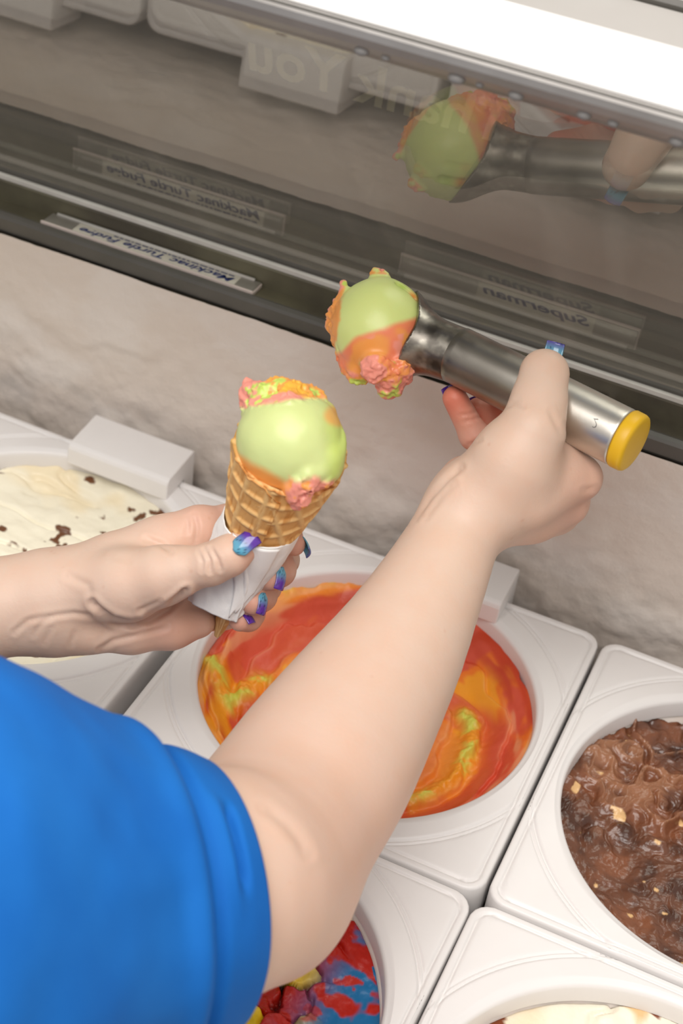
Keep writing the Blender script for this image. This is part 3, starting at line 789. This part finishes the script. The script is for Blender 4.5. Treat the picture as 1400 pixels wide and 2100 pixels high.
loc_me('rolled_wafer', V, np.concatenate([F1, F2, top, end, end0]), np.concatenate([cw_, cw_]), MT['waffle'], cone_root)

# ball on the cone
CB = at(595, 908, .868); RB2 = .0297
lumpsB = [(pp(520, 815, .872), .0075, .003), (pp(512, 800, .874), .006, .003), (pp(545, 812, .866), .0085, .003), (pp(570, 800, .868), .0075, .003), (pp(590, 806, .864), .0075, .003),
          (pp(612, 806, .868), .007, .003), (pp(630, 815, .87), .0065, .003), (pp(650, 825, .872), .0055, .003), (pp(530, 835, .862), .006, .003), (pp(515, 845, .874), .006, .003),
          (pp(668, 845, .87), .005, .004), (pp(694, 884, .864), .0022, .003), (pp(699, 896, .862), .0024, .003), (pp(699, 910, .860), .0024, .003), (pp(692, 924, .857), .0026, .004), (pp(680, 934, .852), .0028, .005),
          (pp(668, 950, .860), .0070, .012), (pp(645, 970, .858), .0070, .012), (pp(612, 985, .850), .0055, .002), (pp(602, 1000, .853), .0062, .002), (pp(604, 1016, .855), .0056, .002), (pp(612, 1028, .858), .0044, .002), (pp(603, 1036, .861), .0026, .002), (pp(622, 1012, .855), .0045, .002), (pp(638, 992, .850), .0045, .002), (pp(632, 975, .848), .0055, .003), (pp(655, 965, .851), .0048, .003), (pp(590, 1005, .857), .003, .002)]
def roughB(P):
    x, y, z = ballframe(P, CB); r = np.sqrt(x * x + y * y + z * z)
    topr = sstep(-.62, -.76, (y + .12 * x) / RB2)
    drip = sstep(.6, .78, y / RB2) * sstep(-.05, .15, x / RB2)
    return np.clip(topr + drip, 0, 1)
V, F = blob(CB, RB2, lumpsB, roughB)
x, y, z = ballframe(V, CB); x, y, z = x / RB2, y / RB2, z / RB2
n1 = fbm(V * 45, 3, 13); n2 = fbm(V * 120, 3, 16); n3 = fbm(V * 230, 2, 18)
c = np.tile(lin('d0da92'), (len(V), 1))
c = mixc(c, lin('c6d673'), sstep(.55, .9, x + .1 * n1))
c = mixc(c, ORG, sstep(-.05, .14, -(x + .18) * .6 + (y - .62) * .9 + .1 * n1) * sstep(.35, .0, x))
topm = sstep(-.68, -.78, y + .12 * x + .08 * n2)
tc = np.tile(ORG, (len(V), 1)); tc = mixc(tc, YELO, sstep(-.05, .15, n2)); tc = mixc(tc, PINK, np.clip(sstep(-.35, -.6, x) + sstep(.1, .3, n1), 0, 1)); tc = mixc(tc, LIME2, sstep(.22, .35, -n2))
c = c + (tc - c) * topm[:, None]
ugm = np.clip(sstep(.62, .76, y + .12 * n2) * sstep(-.10, .04, x + .1 * n2), 0, 1)
c = mixc(c, PINK, ugm); c = mixc(c, ORG, ugm * sstep(.15, .35, n3))
c = mixc(c, ORG, sstep(.05, -.1, np.hypot(x - .78, y + .45) - .22 + .1 * n1) * .7)
o = link('ice_cream_ball', mesh_np('ice_cream_ball', V, F, c), MT['ice_smooth']); tag(o, 'pale lime ball of ice cream sitting on the waffle cone', 'ice cream', 'scooped balls of ice cream')

# napkin wrapped round the cone
def napkin_edges(t):
    ks = [0.10, .12, .275, .377, .52, .62, .66]
    Lf = np.interp(t, ks, [76, 77, 84, 90, 85, 80, 79]); Rt = np.interp(t, ks, [35, 36, 38, 54, 70, 77, 79])
    d = np.interp(t, [0, 1], [.965, .870])
    return Lf * d / FPX, Rt * d / FPX
nt2, np2 = 70, 200
tt = np.linspace(0, 1, nt2); ph = np.linspace(-math.pi * 1.05, math.pi * 1.05, np2)
TT, PH = np.meshgrid(tt, ph, indexing='ij')
tlow = .185 + .05 * np.cos(PH) + .08 * sstep(.7, 1.5, PH)
thigh = .645 + .012 * np.sin(PH * 1.5)
t_ax = tlow + (thigh - tlow) * TT
Lh, Rh = napkin_edges(t_ax)
sx = np.where(np.sin(PH) < 0, Lh, Rh) * 1.03
dep = np.maximum(t_ax * CRt + .0042, .0105) + .0008
fwd = .0125 * (1 - sstep(.14, .46, t_ax))
crease = .0012 * fbm(np.stack([PH * 2.5, t_ax * 9, 0 * PH], -1), 3, 5) + .0016 * np.exp(-((PH - .35 + (t_ax - .4) * 2.6) / .10) ** 2)
rx, rf = np.sin(PH) * (sx + crease), fwd + np.cos(PH) * (dep + crease + .0008 * np.abs(PH) / math.pi)
V = CT + cw * (t_ax[..., None] * CL) + rf[..., None] * ef + rx[..., None] * er
nap = link('paper_napkin', mesh_np('paper_napkin', V.reshape(-1, 3), grid_faces(nt2, np2)), MT['napkin'])
tag(nap, 'white paper napkin wrapped around the waffle cone', 'napkin')
sm = nap.modifiers.new('thick', 'SOLIDIFY'); sm.thickness = .0006; sm.offset = 1
# loose folded corner of the napkin on its front
def npt(t, p, off=.0014):
    Lh, Rh = napkin_edges(np.array(t)); s_ = float(Lh if math.sin(p) < 0 else Rh) * 1.03; d_ = max(t * CRt + .0042, .0105) + .0008 + off; f_ = .0125 * (1 - float(sstep(.14, .46, t)))
    return CT + cw * (t * CL) + (f_ + math.cos(p) * d_) * ef + math.sin(p) * (s_ + off) * er
nu, nv = 16, 24; V = []
for a in np.linspace(0, 1, nu):
    for b_ in np.linspace(0, 1, nv):
        p0 = mix(.02, .75, a); tl = mix(.25, .36, a ** 1.2) + .02 * math.sin(a * 9); th_ = .648
        V.append(npt(mix(tl, th_, b_), p0 + (1 - b_) * .25 * (1 - a) - b_ * .55 * (1 - a), .0007 + .0012 * (1 - a) * (1 - b_)))
fold = link('folded_corner', mesh_np('folded_corner', np.array(V), grid_faces(nu, nv)), MT['napkin'], nap)
sm = fold.modifiers.new('thick', 'SOLIDIFY'); sm.thickness = .0006; sm.offset = 0

# ------------------------------------------------------------------ the person
def catmull(pts, n):
    pts = np.asarray(pts, float); out = []
    m = len(pts) - 1
    for q in np.linspace(0, m, n):
        i = min(int(q), m - 1); f = q - i
        p0, p1, p2, p3 = pts[max(i - 1, 0)], pts[i], pts[i + 1], pts[min(i + 2, m)]
        out.append(.5 * ((2 * p1) + (p2 - p0) * f + (2 * p0 - 5 * p1 + 4 * p2 - p3) * f * f + (3 * p1 - p0 - 3 * p2 + p3) * f ** 3))
    return np.array(out)
p = at
A = Sdf()
def vnormals(V, F):
    n_ = np.cross(V[F[:, 2]] - V[F[:, 0]], V[F[:, 3]] - V[F[:, 1]])
    N_ = np.zeros_like(V)
    for c_ in range(4):
        for k_ in range(3): N_[:, k_] += np.bincount(F[:, c_], n_[:, k_], len(V))
    return N_ / np.maximum(np.linalg.norm(N_, axis=1, keepdims=True), 1e-12)
def creases(V, F, lines):
    """skin lines pressed into the side of the hand that faces the server; (points, width px, depth m)"""
    N_ = vnormals(V, F); u, v, d = camuv(V)
    face = np.clip(-(N_ @ FW) * 2.5, 0, 1); dsp = np.zeros(len(V))
    for pts, w_, dep_ in lines:
        pts = [np.asarray(q, float) for q in pts]
        lo_, hi_ = np.min(pts, 0) - 7 * w_, np.max(pts, 0) + 7 * w_
        m_ = np.nonzero((u > lo_[0]) & (u < hi_[0]) & (v > lo_[1]) & (v < hi_[1]))[0]
        if len(m_) == 0: continue
        q_ = seg_dist(u[m_], v[m_], pts)
        ends = np.minimum(np.hypot(u[m_] - pts[0][0], v[m_] - pts[0][1]), np.hypot(u[m_] - pts[-1][0], v[m_] - pts[-1][1]))
        fade = sstep(0, 3 * w_, ends + .8 * w_)
        dsp[m_] -= fade * dep_ * (np.exp(-(q_ / w_) ** 2) - .35 * np.exp(-((q_ - 2.2 * w_) / (1.1 * w_)) ** 2))
    return V + N_ * (dsp * face)[:, None]
CRE_L = [([(421, 1128), (430, 1148), (430, 1172)], 4.0, .0011), ([(433, 1126), (446, 1148), (452, 1168)], 4.0, .0010), ([(409, 1134), (416, 1152), (414, 1170)], 4.0, .0007),
         ([(190, 1236), (206, 1252), (232, 1270), (268, 1278), (308, 1272), (345, 1250), (378, 1214)], 6.0, .0024), ([(205, 1262), (240, 1283), (290, 1288)], 5.0, .0009),
         ([(300, 1262), (340, 1238), (385, 1206)], 4.5, .0011), ([(285, 1252), (330, 1232)], 4.0, .0006),
         ([(30, 1296), (58, 1272), (100, 1264), (150, 1258), (186, 1263)], 5.0, .0007), ([(70, 1302), (84, 1278), (104, 1268)], 4.5, .0005), ([(92, 1318), (104, 1290)], 5.0, .0004), ([(145, 1322), (152, 1300)], 5.0, .0004),
         ([(300, 1104), (330, 1116), (350, 1132)], 5.0, .0009), ([(398, 1056), (404, 1080), (402, 1112)], 4.5, .0010), ([(386, 1062), (384, 1090)], 4.5, .0006),
         ([(205, 1332), (232, 1314), (290, 1300), (340, 1288)], 5.0, .0010), ([(140, 1180), (180, 1200), (190, 1232)], 7.0, .0006), ([(230, 1140), (262, 1150)], 6.0, .0004)]
CRE_R = [([(1030, 836), (1052, 830), (1072, 834)], 4.0, .0009), ([(1040, 826), (1064, 822)], 4.0, .0006), ([(1128, 845), (1140, 870), (1152, 892)], 5.0, .0007), ([(1158, 868), (1166, 888), (1180, 904)], 4.0, .0008),
         ([(852, 1062), (884, 1018), (915, 985), (945, 958)], 6.0, .0014), ([(872, 1060), (905, 1016), (930, 992)], 6.0, .0008), ([(540, 1655), (565, 1672), (592, 1694), (614, 1722), (630, 1752)], 10.0, .0008),
         ([(944, 852), (962, 850), (978, 844)], 3.5, .0007), ([(950, 864), (968, 861), (982, 856)], 3.5, .0007), ([(960, 914), (985, 902)], 4.0, .0009), ([(1196, 1006), (1222, 1000)], 5.0, .0006)]
# ---- right arm
arm_r = [(p(-480, 1960, .62), .045), (p(-150, 1905, .67), .053), (p(180, 1865, .725), .0585), (p(430, 1815, .77), .0555), (p(515, 1775, .80), .052), (p(595, 1668, .838), .0500),
         (p(668, 1560, .86), .0485), (p(745, 1440, .88), .0432), (p(820, 1321, .90), .0368), (p(894, 1180, .925), .0294), (p(945, 1072, .943), .0246), (p(975, 1025, .945), .0240)]
def smooth_chain(lst, n):
    P_ = catmull([np.append(q, r_) for q, r_ in lst], n)
    return [(q[:3], q[3]) for q in P_]
A.chain(smooth_chain(arm_r, 34), k=.004)
A.ell(p(560, 1870, .815), np.eye(3), [.028] * 3, k=.03)                       # elbow point
# palm and metacarpals
A.chain([(p(965, 1045, .945), .023), (p(1075, 1005, .942), .0215), (p(1188, 980, .953), .0135)], k=.014)
A.chain([(p(985, 1062, .955), .020), (p(1090, 1050, .962), .0165), (p(1160, 1035, .972), .0135)], k=.012)
A.chain([(p(975, 1050, .965), .018), (p(1100, 1060, .985), .013), (p(1145, 1052, .990), .0115)], k=.010)
A.ell(p(1120, 955, .946), CR, [.021, .019, .014], k=.012)                     # web
A.chain([(p(915, 1005, .972), .0105), (p(950, 980, .975), .012), (p(1010, 960, .975), .012)], k=.007)   # heel of the palm
# thumb
fl = (camdir(0, .15, 1), 1.28)
A.chain([(p(985, 1025, .938), .0230), (p(1056, 940, .927), .0225), (p(1092, 880, .920), .0180)], k=.012)
A.chain([(p(1092, 885, .920), .0172), (p(1104, 826, .923), .0155), (p(1116, 766, .929), .0148)], k=.006, flat=fl)
# fingers (behind the handle)
A.chain([(p(1188, 980, .955), .0128), (p(1085, 955, .998), .0095), (p(972, 893, .994), .0090), (p(932, 816, .986), .0078)], k=.004)
A.chain([(p(1165, 1025, .972), .0128), (p(1085, 940, 1.016), .0092), (p(1012, 900, 1.014), .0084), (p(979, 838, 1.006), .0072)], k=.004)
A.chain([(p(1150, 1050, .985), .0118), (p(1120, 950, 1.028), .009), (p(1060, 885, 1.020), .0082), (p(1020, 830, 1.008), .0072)], k=.004)
A.chain([(p(1140, 1060, .99), .0108), (p(1160, 960, 1.020), .0078), (p(1120, 900, 1.014), .0072), (p(1075, 860, 1.004), .0065)], k=.004)
# small creases: thumb joint, inner elbow
Fd, lo = A.field(.0014)
Vr, Fr = surfnet(Fd, lo, .0014, 4)
Vr = creases(Vr, Fr, CRE_R)
# ---- left arm
B = Sdf()
arm_l = [(p(-900, 1600, .80), .046), (p(-420, 1400, .885), .040), (p(-150, 1290, .925), .0325), (p(20, 1240, .938), .0280), (p(120, 1228, .938), .0260)]
B.chain(smooth_chain(arm_l, 16), k=.004)
B.chain([(p(120, 1222, .938), .0255), (p(240, 1170, .940), .0200), (p(330, 1125, .940), .0165), (p(410, 1084, .940), .0135)], k=.014)   # index side
B.chain([(p(120, 1240, .942), .0240), (p(260, 1215, .950), .0190), (p(395, 1150, .955), .0130)], k=.014)
B.chain([(p(120, 1255, .942), .0220), (p(270, 1250, .953), .0165), (p(390, 1205, .960), .0125)], k=.012)
B.chain([(p(60, 1272, .938), .0195), (p(180, 1285, .938), .0140), (p(270, 1290, .942), .0135), (p(350, 1285, .950), .0125), (p(405, 1274, .958), .0105)], k=.008)  # little finger side
B.ell(p(330, 1150, .955), CR, [.026, .020, .012], k=.012)
# thenar and thumb
B.chain([(p(160, 1205, .930), .0210), (p(260, 1200, .916), .0200), (p(335, 1180, .906), .0160), (p(372, 1170, .902), .0132)], k=.008)
B.chain([(p(372, 1170, .902), .0128), (p(432, 1157, .896), .0114), (p(470, 1139, .892), .0110), (p(499, 1119, .893), .0092)], k=.005)
# fingers round the back of the cone
B.chain([(p(405, 1084, .940), .0125), (p(470, 1070, .950), .0100), (p(555, 1082, .958), .0088), (p(590, 1104, .945), .0080), (p(603, 1117, .932), .0068)], k=.005)
B.chain([(p(390, 1150, .955), .0125), (p(505, 1140, .978), .0100), (p(580, 1148, .965), .0092), (p(572, 1170, .942), .0092), (p(556, 1182, .926), .0084)], k=.005)
B.chain([(p(385, 1205, .960), .0118), (p(480, 1195, .985), .0098), (p(545, 1203, .968), .0088), (p(535, 1222, .945), .0088), (p(520, 1234, .930), .0080)], k=.005)
B.chain([(p(395, 1267, .960), .0105), (p(455, 1262, .978), .0086), (p(515, 1258, .965), .0080), (p(510, 1267, .945), .0076), (p(492, 1272, .938), .0068)], k=.004)
Fd, lo = B.field(.0011)
Vl, Fl = surfnet(Fd, lo, .0011, 4)
Vl = creases(Vl, Fl, CRE_L)
# ---- shoulders and torso core inside the shirt
T = Sdf()
SR = p(-330, 1930, .645); SL = SR + np.array([-.36, -.06, .0]); NE = (SR + SL) / 2 + np.array([0, -.03, .02])
T.chain([(SR, .05), (NE, .055), (SL, .05)], k=.03)
T.chain([(NE + np.array([0, 0, -.03]), .085), (NE + np.array([0, -.16, -.30]), .10), (NE + np.array([0, -.20, -.62]), .11)], k=.04, flat=(np.array([1., 0, 0]), .72))
T.chain([(SL, .05), (p(-900, 1600, .80), .046)], k=.02)
Fd, lo = T.field(.005)
Vt, Ft = surfnet(Fd, lo, .005, 2)

def skin_cols(V):
    u, v, d = camuv(V)
    c = np.tile(np.array([.69, .50, .392]), (len(V), 1))
    red = np.zeros(len(V))
    def spot(P, r, a):
        nonlocal red
        red = np.maximum(red, a * np.exp(-(((V - P) ** 2).sum(1)) / (r * r)))
    for q in ((930, 815, .985), (978, 835, 1.004), (1020, 830, 1.008)): spot(p(*q), .030, 1.0)
    spot(p(965, 900, .99), .03, .55)
    for q in ((558, 1180, .926), (520, 1232, .93), (495, 1270, .938), (603, 1117, .932)): spot(p(*q), .020, .55)
    spot(p(380, 1290, .94), .03, .35); spot(p(440, 1060, .94), .03, .35); spot(p(515, 1130, .89), .012, .35)
    spot(p(1190, 1030, .955), .035, .35); spot(p(1235, 980, .955), .016, .3)
    spot(p(760, 1800, .85), .06, .28); spot(p(600, 1900, .82), .09, .26)
    c = mixc(c, np.array([.66, .19, .12]), red)
    mole = np.exp(-(((V - p(563, 1622, .795)) ** 2).sum(1)) / .0032 ** 2)
    return mixc(c, np.array([.5, .2, .1]), np.clip(mole * 1.5, 0, .8))
V, F = join((Vr, Fr), (Vl, Fl), (Vt, Ft))
person = link('person', mesh_np('person', V, F, skin_cols(V)), MT['skin'])
tag(person, 'person in a blue short-sleeved shirt holding a cone and an ice cream dipper', 'person')

# ---- shirt: sleeve lofted along the upper arm, body of the shirt behind it
hemc = p(432, 1828, .768); adir = unit(np.array([.87, -.04, .49]) @ CR)
ring_c = [hemc, p(330, 1835, .752), p(180, 1840, .732), p(0, 1850, .705), p(-200, 1880, .675), p(-420, 1930, .64), np.asarray(SR) + np.array([-.06, -.02, -.01])]
ring_r = [.0640, .0735, .0910, .1125, .1280, .122, .108]
ns, na = 110, 220
cen = catmull(ring_c, ns); rad = catmull(np.array(ring_r)[:, None], ns)[:, 0]
dist = np.concatenate([[0], np.cumsum(np.linalg.norm(np.diff(cen, axis=0), axis=1))])
th = np.linspace(0, 2 * math.pi, na, endpoint=False)
up = unit(-CR[1] - adir * np.dot(-CR[1], adir)); sd_ = np.cross(adir, up)
if np.dot(sd_, -FW) < 0: sd_ = -sd_                      # th=0 up in the picture, th=90 deg towards the camera
rings = []
def ring(c0, r0, s_, extra=0.):
    q = np.stack([np.cos(th) * 1.3, np.sin(th) * 1.3, np.full(na, s_ * 16)], -1)
    fold_ = .0060 * fbm(q + 3.1, 3, 5) * sstep(.02, .06, s_)
    fold_ += .0042 * np.exp(-((s_ - .039) / .009) ** 2) - .0068 * np.exp(-((s_ - .0275 - .004 * np.sin(th)) / .0042) ** 2) + .0014 * np.exp(-((s_ - .012) / .010) ** 2)
    fold_ -= .0065 * np.exp(-((s_ - .0135 - .004 * (th - 1.0)) / .0026) ** 2) * sstep(.70, .85, th) * sstep(1.42, 1.2, th)
    fold_ += .0020 * np.exp(-((s_ - .0195) / .003) ** 2) * sstep(.60, .85, th) * sstep(1.6, 1.2, th)
    fold_ += .0030 * np.sin(th * 5 + s_ * 55) * np.exp(-((s_ - .014) / .012) ** 2) * sstep(1.4, 2.6, th) * sstep(4.4, 3.2, th)
    r_ = r0 + fold_ + extra
    return c0 + r_[:, None] * (np.cos(th)[:, None] * up + np.sin(th)[:, None] * sd_)
for s_, e_ in ((.06, -.0075), (.03, -.0060), (.010, -.0042), (.0015, -.0034)):
    i = np.searchsorted(dist, s_); rings.append(ring(cen[i], rad[i], s_, e_))
rings.append(ring(cen[0] + adir * .0010, rad[0], 0., -.0018))
for i in range(ns): rings.append(ring(cen[i], rad[i], dist[i], -.0004 if i == 0 else 0.))
Vs = np.concatenate(rings); Fs = grid_faces(len(rings), na, wrap_v=True)
TS = Sdf()
TS.chain([(SR + np.array([-.03, 0, 0]), .088), (NE + np.array([0, 0, -.04]), .098), (SL, .088)], k=.04)
TS.chain([(NE + np.array([0, 0, -.06]), .108), (NE + np.array([0, -.16, -.30]), .122), (NE + np.array([0, -.20, -.62]), .132)], k=.05, flat=(np.array([1., 0, 0]), .72))
TS.chain([(SL, .092), (SL * .5 + p(-900, 1600, .80) * .5, .074)], k=.03)
Fd, lo = TS.field(.006)
Vb, Fb = surfnet(Fd, lo, .006, 2)
V, F = join((Vs, Fs), (Vb, Fb))
link('shirt', mesh_np('shirt', V, F), MT['shirt'], person)

# ---- fingernails
def nail(c0, dirn, nor, L_, W_, curve=.55, hue=0., tipfrac=.45, long=0.):
    d_ = unit(dirn); n_ = unit(np.asarray(nor) - d_ * np.dot(nor, d_)); s_ = np.cross(d_, n_)
    nu, nv = 15, 13; V = []; C = []
    for a in np.linspace(-1, 1, nu):
        for b in np.linspace(0, 1, nv):
            wid = W_ / 2 * (1 - .55 * (1 - sstep(0, .28, b)) ** 2) * (1 - .06 * b)
            ang = a * curve * 1.25; R_ = (W_ / 2) / math.sin(curve * 1.25)
            x_ = math.sin(ang) * R_ * wid / (W_ / 2); y_ = (math.cos(ang) - 1) * R_
            bb = b + .10 * (1 - a * a) * (b - .5)
            V.append(c0 + d_ * (bb - .5) * L_ + s_ * x_ + n_ * (y_ - .0011 * (2 * b - 1) ** 2 * (L_ / .012) + long * b * b))
            t = float(sstep(tipfrac - .25, tipfrac + .25, b))
            C.append(mix(lin('5fa3bd'), lin('5a2f9a'), t))
    V = np.array(V); C = np.array(C)
    sp = noise(V * 1500, 4); C = mixc(C, lin('10204a'), sstep(.52, .6, sp) * .8)
    o = link('fingernail', mesh_np('fingernail', V, grid_faces(nu, nv), C), MT['nail'], person)
    m = o.modifiers.new('thick', 'SOLIDIFY'); m.thickness = .0008; m.offset = 0
    return o
def nail_on(tip, r, dirn, nor, L_, W_, fwd=.35, lift=.0004, **kw):
    d_ = unit(dirn); n_ = unit(np.asarray(nor) - d_ * np.dot(nor, d_))
    return nail(np.asarray(tip) + n_ * (r + lift) + d_ * L_ * fwd, d_, n_, L_, W_, **kw)
nail(p(502, 1112, .8795), camdir(.77, -.62, .10), camdir(-.12, -.22, -1), .0140, .0112, .50)
nail_on(p(603, 1117, .932), .0068, camdir(.35, .55, -.45), camdir(.85, -.25, .45), .0115, .0088, .25, tipfrac=.95)
nail_on(p(556, 1182, .926), .0084, camdir(-.10, .95, -.20), camdir(.80, .06, -.6), .0125, .0090, .12)
nail_on(p(520, 1234, .930), .0080, camdir(-.10, .95, -.20), camdir(.80, .06, -.6), .0120, .0086, .12)
nail_on(p(492, 1272, .938), .0068, camdir(.55, .65, -.3), camdir(.65, -.5, -.5), .0090, .0070, .3, tipfrac=.1)
nail(p(1133, 727, .9392), camdir(.25, -.95, .10), camdir(.05, -.12, .99), .0136, .0112, .5, tipfrac=.85)
nail_on(p(932, 816, .986), .0078, camdir(-.45, -.88, -.02), camdir(-.1, .1, 1), .0110, .0082, .25)
nail_on(p(979, 838, 1.006), .0072, camdir(-.45, -.85, -.02), camdir(-.1, .1, 1), .0110, .0080, .2)
